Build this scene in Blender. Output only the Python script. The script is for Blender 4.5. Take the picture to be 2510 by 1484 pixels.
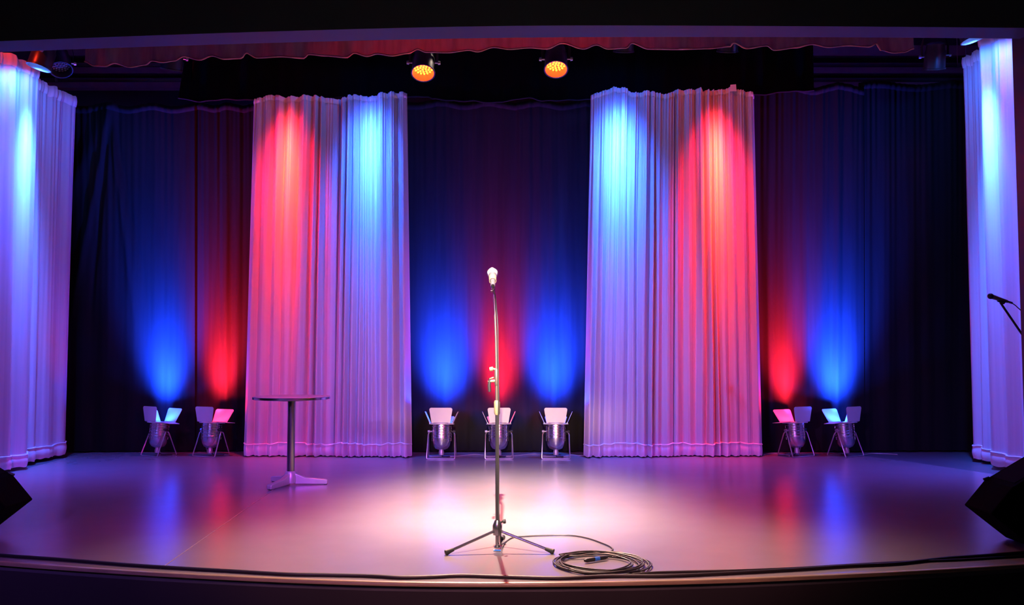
import bpy, math, random
from mathutils import Vector, Matrix, Quaternion
random.seed(7)
S = bpy.context.scene
COL = S.collection
for o in list(bpy.data.objects): bpy.data.objects.remove(o)

# ------------------------------------------------------------------ camera
FPX, CX, CY, CAMZ = 2200.0, 1255.0, 742.0, 1.08
PITCH = math.atan((866-742)/FPX)
cam_d = bpy.data.cameras.new('camera'); cam = bpy.data.objects.new('camera', cam_d); COL.objects.link(cam)
cam_d.sensor_width = 36; cam_d.lens = FPX/2510*36; cam_d.clip_end = 200
cam.location = (0, 0, CAMZ); cam.rotation_euler = (math.pi/2+PITCH, 0, 0)
S.camera = cam

# ------------------------------------------------------------------ exposure + world
S.view_settings.view_transform = 'Standard'; S.view_settings.look = 'None'
S.view_settings.exposure = 0.0; S.view_settings.gamma = 1.0; S.view_settings.use_curve_mapping = False
W = bpy.data.worlds.new('hall'); S.world = W; W.use_nodes = True
W.node_tree.nodes['Background'].inputs[0].default_value = (0.55, 0.5, 0.85, 1)
W.node_tree.nodes['Background'].inputs[1].default_value = 0.006

def ray(px, py):
    u, v = (px-CX)/FPX, (CY-py)/FPX
    c, s = math.cos(PITCH), math.sin(PITCH)
    return Vector((u, c - v*s, s + v*c))
def at(px, py, Y):
    d = ray(px, py); return Vector((0, 0, CAMZ)) + d*(Y/d.y)
def atz(px, py, z):
    d = ray(px, py); return Vector((0, 0, CAMZ)) + d*((z-CAMZ)/d.z)

# ------------------------------------------------------------------ stage lamps: oval beam with soft skirt
def beam(loc, target, color, power, a=0.3, b=0.3, tail=0.0, radius=0.04, roll=0.0, name='beam', hard=1.0):
    L = bpy.data.lights.new(name, 'SPOT'); L.energy = power; L.color = color
    L.spot_size = math.radians(170); L.spot_blend = 0.3; L.shadow_soft_size = radius
    L.use_nodes = True; nt = L.node_tree; nt.nodes.clear()
    out = nt.nodes.new('ShaderNodeOutputLight'); em = nt.nodes.new('ShaderNodeEmission')
    tc = nt.nodes.new('ShaderNodeTexCoord'); sp = nt.nodes.new('ShaderNodeSeparateXYZ')
    nt.links.new(tc.outputs['Normal'], sp.inputs[0])
    def M(op, x, y=None):
        n = nt.nodes.new('ShaderNodeMath'); n.operation = op
        for i, q in enumerate((x, y)):
            if q is None: continue
            if isinstance(q, (int, float)): n.inputs[i].default_value = q
            else: nt.links.new(q, n.inputs[i])
        return n.outputs[0]
    az = M('MAXIMUM', M('ABSOLUTE', sp.outputs[2]), 0.02)
    u = M('DIVIDE', M('DIVIDE', sp.outputs[0], az), a); v = M('DIVIDE', M('DIVIDE', sp.outputs[1], az), b)
    g = M('EXPONENT', M('MULTIPLY', M('POWER', M('ADD', M('MULTIPLY', u, u), M('MULTIPLY', v, v)), hard), -1.0))
    nt.links.new(M('ADD', g, tail), em.inputs['Strength'])
    nt.links.new(em.outputs[0], out.inputs[0])
    o = bpy.data.objects.new(name, L); COL.objects.link(o)
    d = Vector(target) - Vector(loc)
    o.location = loc; q = d.to_track_quat('-Z', 'Y') @ Quaternion((0, 0, 1), roll)
    o.rotation_mode = 'QUATERNION'; o.rotation_quaternion = q
    return o
BLUE = (0.03, 0.17, 1.0); RED = (1.0, 0.036, 0.012); UPBLUE = (0.006, 0.048, 1.0); UPRED = (1.0, 0.012, 0.035)
WARM = (1.0, 0.80, 0.64)
# front-of-house lamps and added washes
beam((-0.15, -1.0, 6.4), (-0.02, 6.55, 0), WARM, 36000, 0.104, 0.100, 0.0, 0.05, hard=1.6, name='spot_front')
beam((0.0, -2.0, 4.6), (0.0, 5.2, 0), (1.0, 0.36, 0.40), 1500, 0.22, 0.10, 0.0, 0.06, hard=3, name='wash_warm')
beam((0.0, -6.0, 3.0), (0.0, 9.1, 0.42), (1.0, 0.62, 0.36), 8500, 0.062, 0.018, 0.0, 0.05, hard=1.5, name='added_low_wash')  # added beam, shaped to warm only the floor lamps and their flaps
beam((5.0, -4.0, 3.2), (-1.9, 9.4, 0.7), (1.0, 0.02, 0.62), 1350, 0.16, 0.064, 0.0, 0.08, name='wash_pink')
beam((-4.6, -4.0, 3.2), (2.3, 9.4, 0.7), (1.0, 0.05, 0.50), 620, 0.12, 0.064, 0.0, 0.08, name='wash_pink')
beam((-5.0, -4.0, 3.2), (0.8, 9.4, 0.7), (0.34, 0.18, 1.0), 3000, 0.27, 0.062, 0.0, 0.08, name='wash_lavender')
beam((0.0, -3.0, 5.0), (-0.4, 8.1, 0), (0.42, 0.04, 1.0), 5600, 0.36, 0.045, 0.0, 0.08, hard=1.5, name='added_rear_wash')  # added wash, stands in for the blue lamps' spill on the rear floor
beam((-3.5, -4.0, 5.0), (-2.6, 6.4, 0), (0.38, 0.13, 1.0), 2100, 0.20, 0.13, 0.0, 0.08, name='added_violet_wash')  # added wash to bring more blue onto the left floor
# back light on the singer's place
beam((-0.35, 8.3, 4.2), (0.0, 4.85, 0), (1.0, 0.80, 0.62), 2700, 0.33, 0.24, 0.0, 0.05, hard=1.6, name='spot_back')

# ------------------------------------------------------------------ mesh helpers
class MB:
    def __init__(s): s.v = []; s.f = []; s.m = Matrix()
    def add(s, vs, fs):
        n = len(s.v); s.v += [tuple(s.m @ Vector(p)) for p in vs]; s.f += [tuple(i+n for i in f) for f in fs]; return s
    def box(s, x0, x1, y0, y1, z0, z1):
        vs = [(x, y, z) for z in (z0, z1) for y in (y0, y1) for x in (x0, x1)]
        return s.add(vs, [(0,2,3,1),(4,5,7,6),(0,1,5,4),(2,6,7,3),(0,4,6,2),(1,3,7,5)])
    def tube(s, pts, r, n=10, cap=True, flat=None):
        pts = [Vector(p) for p in pts]; rs = r if isinstance(r, (list, tuple)) else [r]*len(pts)
        vs = []; fs = []; prev = None
        for i, p in enumerate(pts):
            d = (pts[min(i+1, len(pts)-1)] - pts[max(i-1, 0)]).normalized()
            if prev is None:
                up = Vector((0, 0, 1)) if abs(d.z) < 0.9 else Vector((0, 1, 0))
                a = d.cross(up).normalized()
            else: a = (prev - d*prev.dot(d)).normalized()
            prev = a; b = d.cross(a)
            for k in range(n):
                t = 2*math.pi*k/n
                vs.append(p + (a*math.cos(t) + b*math.sin(t)*(flat or 1))*rs[i])
        for i in range(len(pts)-1):
            for k in range(n):
                k2 = (k+1) % n
                fs.append((i*n+k, i*n+k2, (i+1)*n+k2, (i+1)*n+k))
        if cap: fs += [tuple(range(n))[::-1], tuple((len(pts)-1)*n+k for k in range(n))]
        return s.add(vs, fs)
    def lathe(s, prof, n=32, M=None, closed=False):
        vs = []; fs = []
        for r, z in prof:
            for k in range(n):
                t = 2*math.pi*k/n; vs.append(Vector((r*math.cos(t), r*math.sin(t), z)))
        if M is not None: vs = [M @ v for v in vs]
        m = len(prof)
        for i in range(m-1 if not closed else m):
            for k in range(n):
                k2 = (k+1) % n; j = (i+1) % m
                fs.append((i*n+k, i*n+k2, j*n+k2, j*n+k))
        if not closed:
            if prof[0][0] > 1e-5: fs.append(tuple(range(n))[::-1])
            if prof[-1][0] > 1e-5: fs.append(tuple((m-1)*n+k for k in range(n)))
        return s.add(vs, fs)
    def prism(s, poly, y0, y1):           # poly in (x,z), extruded along y
        n = len(poly)
        vs = [(x, y0, z) for x, z in poly] + [(x, y1, z) for x, z in poly]
        return s.add(vs, [tuple(range(n)), tuple(range(2*n-1, n-1, -1))] + [(i, i+n, (i+1) % n+n, (i+1) % n) for i in range(n)])
    def prismz(s, poly, z0, z1):          # poly in (x,y), extruded along z
        n = len(poly)
        vs = [(x, y, z0) for x, y in poly] + [(x, y, z1) for x, y in poly]
        return s.add(vs, [tuple(range(n))[::-1], tuple(range(n, 2*n))] + [(i, (i+1) % n, (i+1) % n+n, i+n) for i in range(n)])
    def build(s, name, mat, parent=None, smooth=True, bevel=0.0, auto=35, label=None, kind=None):
        me = bpy.data.meshes.new(name); me.from_pydata(s.v, [], s.f); me.validate(); me.update()
        o = bpy.data.objects.new(name, me); COL.objects.link(o); me.materials.append(mat)
        import bmesh
        bm = bmesh.new(); bm.from_mesh(me); bmesh.ops.recalc_face_normals(bm, faces=bm.faces[:])
        if smooth:
            for f in bm.faces: f.smooth = True
            for e in bm.edges:
                if len(e.link_faces) == 2 and e.calc_face_angle(0) > math.radians(auto): e.smooth = False
        bm.to_mesh(me); bm.free()
        if bevel:
            b = o.modifiers.new('bevel', 'BEVEL'); b.width = bevel; b.segments = 2; b.limit_method = 'ANGLE'
        if parent: o.parent = parent
        if label: o['label'] = label
        if kind: o['kind'] = kind
        return o
def thing(name, label, cat, loc=(0, 0, 0), rz=0, group=None):
    o = bpy.data.objects.new(name, None); COL.objects.link(o); o.location = loc; o.rotation_euler = (0, 0, rz)
    o.empty_display_size = 0.1
    o['label'] = label; o['category'] = cat
    if group: o['group'] = group
    return o
def tag(o, label, cat, group=None):
    o['label'] = label; o['category'] = cat
    if group: o['group'] = group
    return o
def copy_tree(o, parent=None):
    c = o.copy(); COL.objects.link(c); c.parent = parent
    for ch in [x for x in bpy.data.objects if x.parent == o]: copy_tree(ch, c)
    return c
def spline(pts, n=8):                     # Catmull-Rom
    P = [Vector(p) for p in pts]; P = [2*P[0]-P[1]] + P + [2*P[-1]-P[-2]]; out = []
    for i in range(1, len(P)-2):
        for k in range(n):
            t = k/n; a, b, c, d = P[i-1], P[i], P[i+1], P[i+2]
            out.append(0.5*((2*b) + (c-a)*t + (2*a-5*b+4*c-d)*t*t + (3*b-a-3*c+d)*t**3))
    out.append(P[-2]); return out
def lerp_tab(tab, x):
    if x <= tab[0][0]: return tab[0][1]
    for (a, ya), (b, yb) in zip(tab, tab[1:]):
        if x <= b:
            t = (x-a)/(b-a); t = t*t*(3-2*t); return ya+(yb-ya)*t
    return tab[-1][1]

# ------------------------------------------------------------------ materials
def mat(name, col, rough=0.6, metal=0.0, var=0.0, scale=8, bump=0.0, stretch=(1, 1, 1), sheen=0.0, spec=0.5, emit=None, estr=0, trans=0.0, rvar=0.0, aniso=0):
    m = bpy.data.materials.new(name); m.use_nodes = True; nt = m.node_tree; b = nt.nodes['Principled BSDF']
    b.inputs['Base Color'].default_value = (*col, 1); b.inputs['Roughness'].default_value = rough
    b.inputs['Metallic'].default_value = metal; b.inputs['Specular IOR Level'].default_value = spec
    if sheen: b.inputs['Sheen Weight'].default_value = sheen; b.inputs['Sheen Roughness'].default_value = 0.4
    if emit: b.inputs['Emission Color'].default_value = (*emit, 1); b.inputs['Emission Strength'].default_value = estr
    tc = nt.nodes.new('ShaderNodeTexCoord'); mp = nt.nodes.new('ShaderNodeMapping'); mp.inputs['Scale'].default_value = stretch
    nz = nt.nodes.new('ShaderNodeTexNoise'); nz.inputs['Scale'].default_value = scale; nz.inputs['Detail'].default_value = 5
    nt.links.new(tc.outputs['Object'], mp.inputs[0]); nt.links.new(mp.outputs[0], nz.inputs['Vector'])
    cr = nt.nodes.new('ShaderNodeMapRange'); cr.inputs['From Min'].default_value = 0.3; cr.inputs['From Max'].default_value = 0.7
    cr.inputs['To Min'].default_value = 1-var; cr.inputs['To Max'].default_value = 1+var
    nt.links.new(nz.outputs[0], cr.inputs[0])
    mx = nt.nodes.new('ShaderNodeMix'); mx.data_type = 'RGBA'; mx.blend_type = 'MULTIPLY'; mx.inputs[0].default_value = 1
    mx.inputs[6].default_value = (*col, 1); nt.links.new(cr.outputs[0], mx.inputs[7]); nt.links.new(mx.outputs[2], b.inputs['Base Color'])
    if rvar:
        r2 = nt.nodes.new('ShaderNodeMapRange'); r2.inputs['To Min'].default_value = rough-rvar; r2.inputs['To Max'].default_value = rough+rvar
        nt.links.new(nz.outputs[0], r2.inputs[0]); nt.links.new(r2.outputs[0], b.inputs['Roughness'])
    if bump:
        bp = nt.nodes.new('ShaderNodeBump'); bp.inputs['Strength'].default_value = bump; bp.inputs['Distance'].default_value = 0.004
        nt.links.new(nz.outputs[0], bp.inputs['Height']); nt.links.new(bp.outputs[0], b.inputs['Normal'])
    if trans:
        o = nt.nodes['Material Output']; tr = nt.nodes.new('ShaderNodeBsdfTranslucent'); ms = nt.nodes.new('ShaderNodeMixShader')
        nt.links.new(mx.outputs[2], tr.inputs[0]); ms.inputs[0].default_value = trans
        nt.links.new(b.outputs[0], ms.inputs[1]); nt.links.new(tr.outputs[0], ms.inputs[2]); nt.links.new(ms.outputs[0], o.inputs[0])
    return m
M_WHITE = mat('white_drape', (0.70, 0.60, 0.67), 0.75, var=0.06, scale=3, stretch=(14, 14, 0.2), sheen=0.2, bump=0.05, spec=0.2, trans=0.12)
M_HEM = mat('white_drape_hem', (0.78, 0.68, 0.74), 0.6, var=0.05, scale=12, sheen=0.2, spec=0.3)
M_BLACK = mat('black_drape', (0.011, 0.011, 0.012), 0.85, var=0.15, scale=3, stretch=(9, 9, 0.5), spec=0.15)
M_BORDER = mat('black_border', (0.0035, 0.0035, 0.004), 0.95, spec=0.02)
M_VAL = mat('valance_lit_red', (0.27, 0.14, 0.11), 0.7, var=0.2, scale=4, stretch=(6, 6, 1), spec=0.2, trans=0.3)  # cream cloth; the red light on it is put into this colour
M_VTRIM = mat('valance_fringe', (0.72, 0.28, 0.30), 0.6, var=0.1, scale=30, trans=0.2)
M_FLOOR = mat('stage_floor', (0.235, 0.21, 0.225), 0.25, var=0.03, scale=4, stretch=(1, 1, 1), spec=0.7)
M_SUB = mat('black_boards', (0.09, 0.09, 0.10), 0.45, var=0.15, scale=3)
M_WALL = mat('dark_wall', (0.10, 0.09, 0.11), 0.9, var=0.1, scale=2)
M_PROS = mat('proscenium_light_tint', (0.055, 0.055, 0.14), 0.75, var=0.06, scale=1.5)  # purple stage light on the soffit is mixed into this colour
M_FACE = mat('header_face_paint', (0.07, 0.10, 0.12), 0.9, var=0.05, scale=2)
M_FRONT = mat('stage_front_paint', (0.020, 0.017, 0.022), 0.8, var=0.10, scale=3)
M_NOSE = mat('nosing_wood', (0.34, 0.25, 0.15), 0.35, var=0.15, scale=5, stretch=(1, 8, 8))
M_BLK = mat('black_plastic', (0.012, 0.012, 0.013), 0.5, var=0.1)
M_SPK = mat('speaker_carpet', (0.0022, 0.0022, 0.0025), 0.95, var=0.2, scale=60, bump=0.3, spec=0.05)
M_GRL = mat('speaker_grille', (0.003, 0.003, 0.0035), 0.8, scale=80, var=0.2, spec=0.05)
M_RUB = mat('rubber', (0.010, 0.010, 0.011), 0.55, var=0.1)
M_CHROME = mat('chrome', (0.72, 0.70, 0.72), 0.18, 1.0, var=0.03)
M_ALU = mat('polished_can', (0.62, 0.60, 0.64), 0.26, 1.0, var=0.08, scale=14)
M_FLAP = mat('barn_door_metal', (0.66, 0.62, 0.62), 0.5, 0.25, var=0.04, scale=10)
M_STEEL = mat('bracket_steel', (0.55, 0.53, 0.55), 0.35, 0.85, var=0.05)
M_CAST = mat('cast_aluminium', (0.60, 0.56, 0.54), 0.38, 0.55, var=0.08, scale=9)
M_TOP = mat('laminate_top', (0.46, 0.43, 0.45), 0.25, 0.0, var=0.05, scale=9)
M_COL = mat('dark_chrome', (0.28, 0.26, 0.30), 0.22, 0.95, var=0.05)
M_POLE = mat('satin_pole', (0.30, 0.26, 0.20), 0.32, 0.85, var=0.05)
M_CLUTCH = mat('cream_clutch', (0.20, 0.165, 0.085), 0.5, var=0.05)
M_MIC = mat('microphone_grille', (0.82, 0.80, 0.78), 0.32, 0.75, var=0.05, scale=120, bump=0.5)
M_MICB = mat('microphone_body', (0.16, 0.15, 0.15), 0.35, 0.5, var=0.03)
M_CABLE = mat('cable_rubber', (0.014, 0.011, 0.012), 0.5, var=0.1, scale=20)
M_BLUET = mat('blue_tape', (0.03, 0.16, 0.62), 0.45, var=0.1)
M_LEDR = mat('led_red', (0.6, 0.1, 0.05), 0.4, emit=(1.0, 0.036, 0.003), estr=34)
M_LEDRD = mat('led_red_dim', (0.5, 0.1, 0.05), 0.4, emit=(1.0, 0.04, 0.01), estr=2.0)
M_LEDBD = mat('led_blue_dim', (0.1, 0.2, 0.5), 0.4, emit=(0.05, 0.2, 1.0), estr=2.0)
M_LEDB = mat('led_blue', (0.1, 0.2, 0.6), 0.4, emit=(0.05, 0.28, 1.0), estr=6)
M_LEDO = mat('led_unlit', (0.25, 0.25, 0.3), 0.2)
M_REFL = mat('lamp_reflector', (0.40, 0.30, 0.30), 0.35, 0.3)
M_GLOW = mat('lit_lens_blue', (0.3, 0.5, 0.9), 0.3, emit=(0.05, 0.3, 1.0), estr=6)
M_GLOWR = mat('lit_lens_red', (0.9, 0.3, 0.3), 0.3, emit=(1.0, 0.03, 0.05), estr=6)
M_CANBLK = mat('black_can', (0.06, 0.055, 0.065), 0.35, 0.6, var=0.1)
M_PIPE = mat('batten_pipe', (0.16, 0.14, 0.17), 0.5, 0.5, var=0.1)
M_SEAM = mat('floor_seam', (0.31, 0.26, 0.26), 0.4, var=0.2, scale=30)

# ------------------------------------------------------------------ structure
front_px = [(-420, 1327), (-200, 1355), (0, 1376), (400, 1403), (850, 1423), (1255, 1428), (1700, 1421), (2100, 1405), (2510, 1382), (2720, 1362), (2940, 1336)]
edge = spline([atz(x, y, 0) for x, y in front_px], 6)
edge = [Vector((p.x, p.y, 0)) for p in edge]
XL, XR = -5.9, 5.9
# sub floor (black boards) under everything
mb = MB(); ring = [(XL, 11.0), (XL, edge[0].y+.2)] + [(p.x, p.y) for p in edge] + [(XR, edge[-1].y+.2), (XR, 11.0)]
mb.prismz(ring, -0.06, -0.004)
fl = mb.build('floor', M_SUB, smooth=False, kind='structure')
# pale stage covering, bounded at the right and left rear corners
cover = [(p.x, p.y-0.0) for p in edge]
cover += [(5.05, 6.3), tuple(atz(2600, 1189, 0))[:2], tuple(atz(2440, 1164, 0))[:2], tuple(atz(2260, 1137, 0))[:2], tuple(atz(2085, 1114, 0))[:2], (2.9, 10.2), (-4.4, 10.2),
          tuple(atz(195, 1113, 0))[:2], tuple(atz(120, 1135, 0))[:2], tuple(atz(20, 1160, 0))[:2], (-5.1, 6.4)]
mb = MB(); mb.prismz(cover, -0.004, 0.0)
mb.build('floor_covering', M_FLOOR, fl, smooth=False)
# joint between two sheets of the covering
mb = MB(); a, b = atz(392, 1396, 0), atz(640, 1222, 0); c = b + (b-a)*0.25
mb.box(0, 0, 0, 0, 0, 0); mb.v.clear(); mb.f.clear()
w = 0.004
mb.add([(a.x-w, a.y, -.001), (a.x+w, a.y, -.001), (c.x+w, c.y, -.001), (c.x-w, c.y, -.001), (a.x-w, a.y, .0008), (a.x+w, a.y, .0008), (c.x+w, c.y, .0008), (c.x-w, c.y, .0008)],
       [(0,3,2,1),(4,5,6,7),(0,1,5,4),(1,2,6,5),(2,3,7,6),(3,0,4,7)])
mb.build('joint_strip', M_SEAM, fl, smooth=False)
# nosing
mb = MB(); N = len(edge)
def off(i, d):
    t = (edge[min(i+1, N-1)]-edge[max(i-1, 0)]).normalized(); n = Vector((t.y, -t.x, 0)); return edge[i]+n*d
prof = [(0.0, 0.0015), (0.022, 0.0015), (0.027, -0.003), (0.027, -0.016), (0.0, -0.02)]
vs = []; fs = []; K = len(prof)
for i in range(N):
    for d, z in prof: p = off(i, d-0.001); vs.append((p.x, p.y, z))
for i in range(N-1):
    for k in range(K): k2 = (k+1) % K; fs.append((i*K+k, i*K+k2, (i+1)*K+k2, (i+1)*K+k))
mb.add(vs, fs); mb.build('trim_1', M_NOSE, kind='structure', auto=50)
# black strip put in for the shadow under the nosing; stage front wall
for nm, d0, z0, z1, m in (('shade_strip', -0.012, -0.046, -0.018, M_BLK), ('wall_front', 0.004, -1.0, -0.046, M_FRONT)):
    mb = MB(); vs = []; fs = []
    for i in range(N):
        for d in (d0-0.05, d0):
            p = off(i, d); vs += [(p.x, p.y, z0), (p.x, p.y, z1)]
    for i in range(N-1):
        q = i*4; fs += [(q+2, q+3, q+7, q+6), (q, q+4, q+5, q+1), (q+1, q+5, q+7, q+3), (q, q+2, q+6, q+4)]
    fs += [(0, 1, 3, 2), (4*N-4, 4*N-2, 4*N-1, 4*N-3)]
    mb.add(vs, fs); mb.build(nm, m, kind='structure', auto=50)
# auditorium floor
mb = MB(); mb.box(-9, 9, -10, 6.2, -1.06, -1.0); mb.build('floor_auditorium', M_WALL, kind='structure', smooth=False)
# stage house
mb = MB(); mb.box(XL, XR, 11.0, 11.12, -0.06, 6.0); mb.build('wall_back', M_WALL, kind='structure', smooth=False)
mb = MB(); mb.box(XL-.12, XL, 6.7, 11.12, -0.06, 6.0); mb.build('wall_left', M_WALL, kind='structure', smooth=False)
mb = MB(); mb.box(XR, XR+.12, 6.6, 11.12, -0.06, 6.0); mb.build('wall_right', M_WALL, kind='structure', smooth=False)
mb = MB(); mb.box(XL-.12, XR+.12, 6.3, 11.12, 6.0, 6.12); mb.build('ceiling', M_WALL, kind='structure', smooth=False)
# proscenium header
near = [atz(x, y, 3.40) for x, y in ((-700, 128), (0, 101), (640, 78), (1255, 63.5), (1900, 64), (2510, 68.5), (3200, 75))]
far = [atz(x, y, 3.40) for x, y in ((-700, 158), (0, 128), (640, 106), (1255, 92.5), (1900, 91), (2510, 95), (3200, 103))]
near = spline(near, 5); far = spline(far, 5); n = len(near)
for nm, A, B, m in (('wall_proscenium', 0, 1, M_PROS),):
    vs = []; fs = []
    for p, q in zip(near, far): vs += [(p.x, p.y, 3.40), (q.x, q.y, 3.40), (q.x, q.y, 6.1), (p.x, p.y, 6.1)]
    for i in range(n-1):
        for k in range(4): k2 = (k+1) % 4; fs.append((i*4+k, i*4+k2, i*4+4+k2, i*4+4+k))
    fs += [(0, 1, 2, 3), (4*n-1, 4*n-2, 4*n-3, 4*n-4)]
    mb = MB(); mb.add(vs, fs); hd = mb.build(nm, m, kind='structure', auto=30)
    hd.data.materials.append(M_FACE)
    for f in hd.data.polygons:
        if abs(f.normal.z) < 0.5 and f.normal.y < -0.5: f.material_index = 1
mb = MB(); mb.box(3.755, 6.6, 6.34, 6.62, -1, 6.1); mb.build('wall_proscenium_right', M_BLK, kind='structure', smooth=False)
mb = MB(); mb.box(-7.2, -4.05, 6.68, 6.94, -1, 6.1); mb.build('wall_proscenium_left', M_BLK, kind='structure', smooth=False)

# ------------------------------------------------------------------ drapes
def drape(root_name, label, cat, A0, A1, B0, B1, ztop, m, folds=12, amp=0.035, seed=0, hem=0.0, hem_m=None, heading=0.0,
          nx=260, nz=44, z0=0.012, gather=0.5, group=None, crease=None, wob=0.012, sharp=1.0, ends=(0, 0)):
    """A0,A1: (x,y) of bottom ends, B0,B1: top ends; ztop: function of t"""
    rnd = random.Random(seed); A0, A1, B0, B1 = map(Vector, (A0, A1, B0, B1))
    base = (A0+A1)/2; root = thing(root_name, label, cat, (base.x, base.y, 0), 0, group)
    kn = [0.0]
    while kn[-1] < folds+1: kn.append(kn[-1]+1)
    wid = [rnd.uniform(0.55, 1.5) for _ in range(folds)]; tot = sum(wid); cum = [0]
    for q in wid: cum.append(cum[-1]+q/tot)
    am = [rnd.uniform(0.5, 1.25) for _ in range(folds+1)]
    bias = [rnd.uniform(-0.5, 0.5) for _ in range(folds+1)]
    f2 = [(rnd.uniform(folds*1.6, folds*4.2), rnd.uniform(0, 6.28), rnd.uniform(0.4, 1)) for _ in range(5)]
    ph = [rnd.uniform(0, 6.28) for _ in range(6)]
    def disp(t, z, zt):
        h = z/zt
        tt = t + 0.010*math.sin(3*h+ph[0]+9*t)*(1-abs(2*t-1)) + 0.006*math.sin(7*h+ph[1]+17*t)*(1-abs(2*t-1))
        tt = min(max(tt, 0), 0.99999)
        for i in range(folds):
            if tt < cum[i+1]: break
        u = (tt-cum[i])/(cum[i+1]-cum[i])
        s = 0.5-0.5*math.cos(2*math.pi*u); s = s**sharp
        a = am[i]*(0.75+0.25*math.sin(2.2*h+ph[2]+i))
        d = amp*a*s*(1-0.35*h)
        for f, p, q in f2: d += wob*gather*q*math.sin(f*2*math.pi*t+p+0.8*math.sin(4*h+p))*(0.12+0.88*h**4)
        d += wob*0.5*math.sin(5*t+ph[4]+2*h)
        if crease: d += crease(t, z)
        return d
    tdir = (A1-A0).normalized(); nrm = Vector((tdir.y, -tdir.x))
    def P(t, z, extra=0.0):
        zt = ztop(t); h = max(0, min(1, z/zt))
        p = A0.lerp(A1, t).lerp(B0.lerp(B1, t), h) + nrm*(disp(t, z, zt)+extra) - base
        return (p.x, p.y, z)
    def zrows(t, a, b, k, nk): return a+(b-a)*k/nk
    def grid(t0, t1, zf0, zf1, n, k, extra, fn=None):
        vs = [P(t0+(t1-t0)*i/n, zf0(t0+(t1-t0)*i/n)+(zf1(t0+(t1-t0)*i/n)-zf0(t0+(t1-t0)*i/n))*j/k, extra if not fn else fn(j/k)) for i in range(n+1) for j in range(k+1)]
        fs = [(i*(k+1)+j, (i+1)*(k+1)+j, (i+1)*(k+1)+j+1, i*(k+1)+j+1) for i in range(n) for j in range(k)]
        return vs, fs
    zb = lambda t: z0 + 0.008*math.sin(folds*7*t+ph[5])**2
    mb = MB(); mb.add(*grid(0, 1, zb, ztop, nx, nz, 0.0)); cl = mb.build('cloth', m, root, auto=180)
    if hem:
        ht = lambda t: hem + 0.010*math.sin(9*t+ph[3]) + 0.004*math.sin(31*t+ph[2])
        mb = MB(); mb.add(*grid(0.002, 0.998, lambda t: zb(t)-0.004, ht, nx, 6, 0.0, lambda q: 0.006+0.012*math.sin(math.pi*min(1, q*1.0))))
        mb.build('hem', hem_m or m, root, auto=180)
        mb = MB(); path = [Vector(P(0.002+0.996*i/nx, ht(0.002+0.996*i/nx), 0.009)) for i in range(nx+1)]
        mb.tube(path, 0.0085, 6); mb.build('hem_seam', hem_m or m, root)
    if heading:
        mb = MB(); mb.add(*grid(0.0, 1.0, lambda t: ztop(t)-heading, lambda t: ztop(t)+0.004, nx, 4, 0.0, lambda q: 0.006+0.010*math.sin(math.pi*q)))
        mb.build('heading', hem_m or m, root, auto=180)
    return root
def xy(px, Y): return ((px-CX)/FPX*Y*1.0/ (math.cos(PITCH)), Y)
def xyb(px, py, Y): p = at(px, py, Y); return (p.x, p.y)

# black backcloths
YB = 9.85
def blackcloth(px0, px1, zt, label, seed, folds, crease=None, Y=YB, name='black_curtain'):
    return drape(name, label, 'curtain', xyb(px0, 1110, Y), xyb(px1, 1110, Y+.02), xyb(px0, 240, Y), xyb(px1, 240, Y+.02), zt, M_BLACK,
                 folds=folds, amp=0.03, seed=seed, nx=220, nz=40, crease=crease, z0=0.01, wob=0.008, heading=0.08)
def swag(t, z):
    # soft diagonal folds falling from the hook at the top towards both sides
    d = 0
    hx, hz = 0.42, 3.8
    for ang, s, w in ((-0.115, 0.03, 0.020), (-0.06, -0.02, 0.016), (0.07, 0.030, 0.022), (0.12, -0.018, 0.02), (-0.30, 0.02, 0.05)):
        x = t-(hx+ang*(hz-z)); d += s*math.exp(-(x/w)**2)*max(0, min(1, (z-1.2)/1.5))
    return d
blackcloth(120, 478, lambda t: 3.84+0.02*math.sin(20*t), 'black backdrop curtain at far left with diagonal folds falling from a hook', 21, 6, swag)
blackcloth(470, 700, lambda t: 3.86+0.015*math.sin(20*t), 'black backdrop curtain lit red, just left of the pink and red white drape', 22, 5, Y=YB+.05)
blackcloth(930, 1500, lambda t: 3.88+0.02*math.sin(30*t), 'black backdrop curtain in the centre behind the microphone, lit blue and red', 23, 12)
blackcloth(1760, 2118, lambda t: 4.06+0.03*math.sin(17*t), 'black backdrop curtain right of the red lit drape, with red and blue glow', 24, 8)
blackcloth(2105, 2520, lambda t: 4.10+0.02*math.sin(14*t), 'unlit black backdrop curtain at far right behind the white side drape', 25, 9, Y=YB+.05)

# white drapes in front of the backcloth
YW = 9.48
topL = [(600, 247), (620, 245), (668, 235), (700, 241), (740, 240), (775, 238), (800, 242), (830, 246), (870, 235), (905, 239), (950, 231), (1000, 231)]
topR = [(1445, 236), (1480, 226), (1505, 216), (1535, 220), (1552, 231), (1590, 226), (1632, 233), (1660, 224), (1715, 222), (1722, 226), (1765, 223), (1793, 217), (1815, 224), (1850, 232)]
def ztopf(tab, a, b, Y): return lambda t: at(a+(b-a)*t, lerp_tab(tab, a+(b-a)*t), Y).z
def white(p0, p1, q0, q1, tab, label, seed, folds, Y, amp=0.125, nx=320):
    return drape('white_curtain', label, 'curtain', xyb(p0, 1112, Y), xyb(p1, 1112, Y), xyb(q0, 240, Y), xyb(q1, 240, Y),
                 ztopf(tab, q0, q1, Y), M_WHITE, folds=folds, amp=amp, seed=seed, hem=0.135, hem_m=M_HEM, nx=nx, nz=60, gather=0.6, wob=0.010, sharp=0.8, heading=0.05)
white(598, 826, 622, 838, topL, 'white drape lit pink and red, behind the round table', 3, 8, YW)
white(820, 1010, 836, 998, topL, 'white drape lit cyan blue, left of the microphone', 4, 9, YW-.06)
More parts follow.
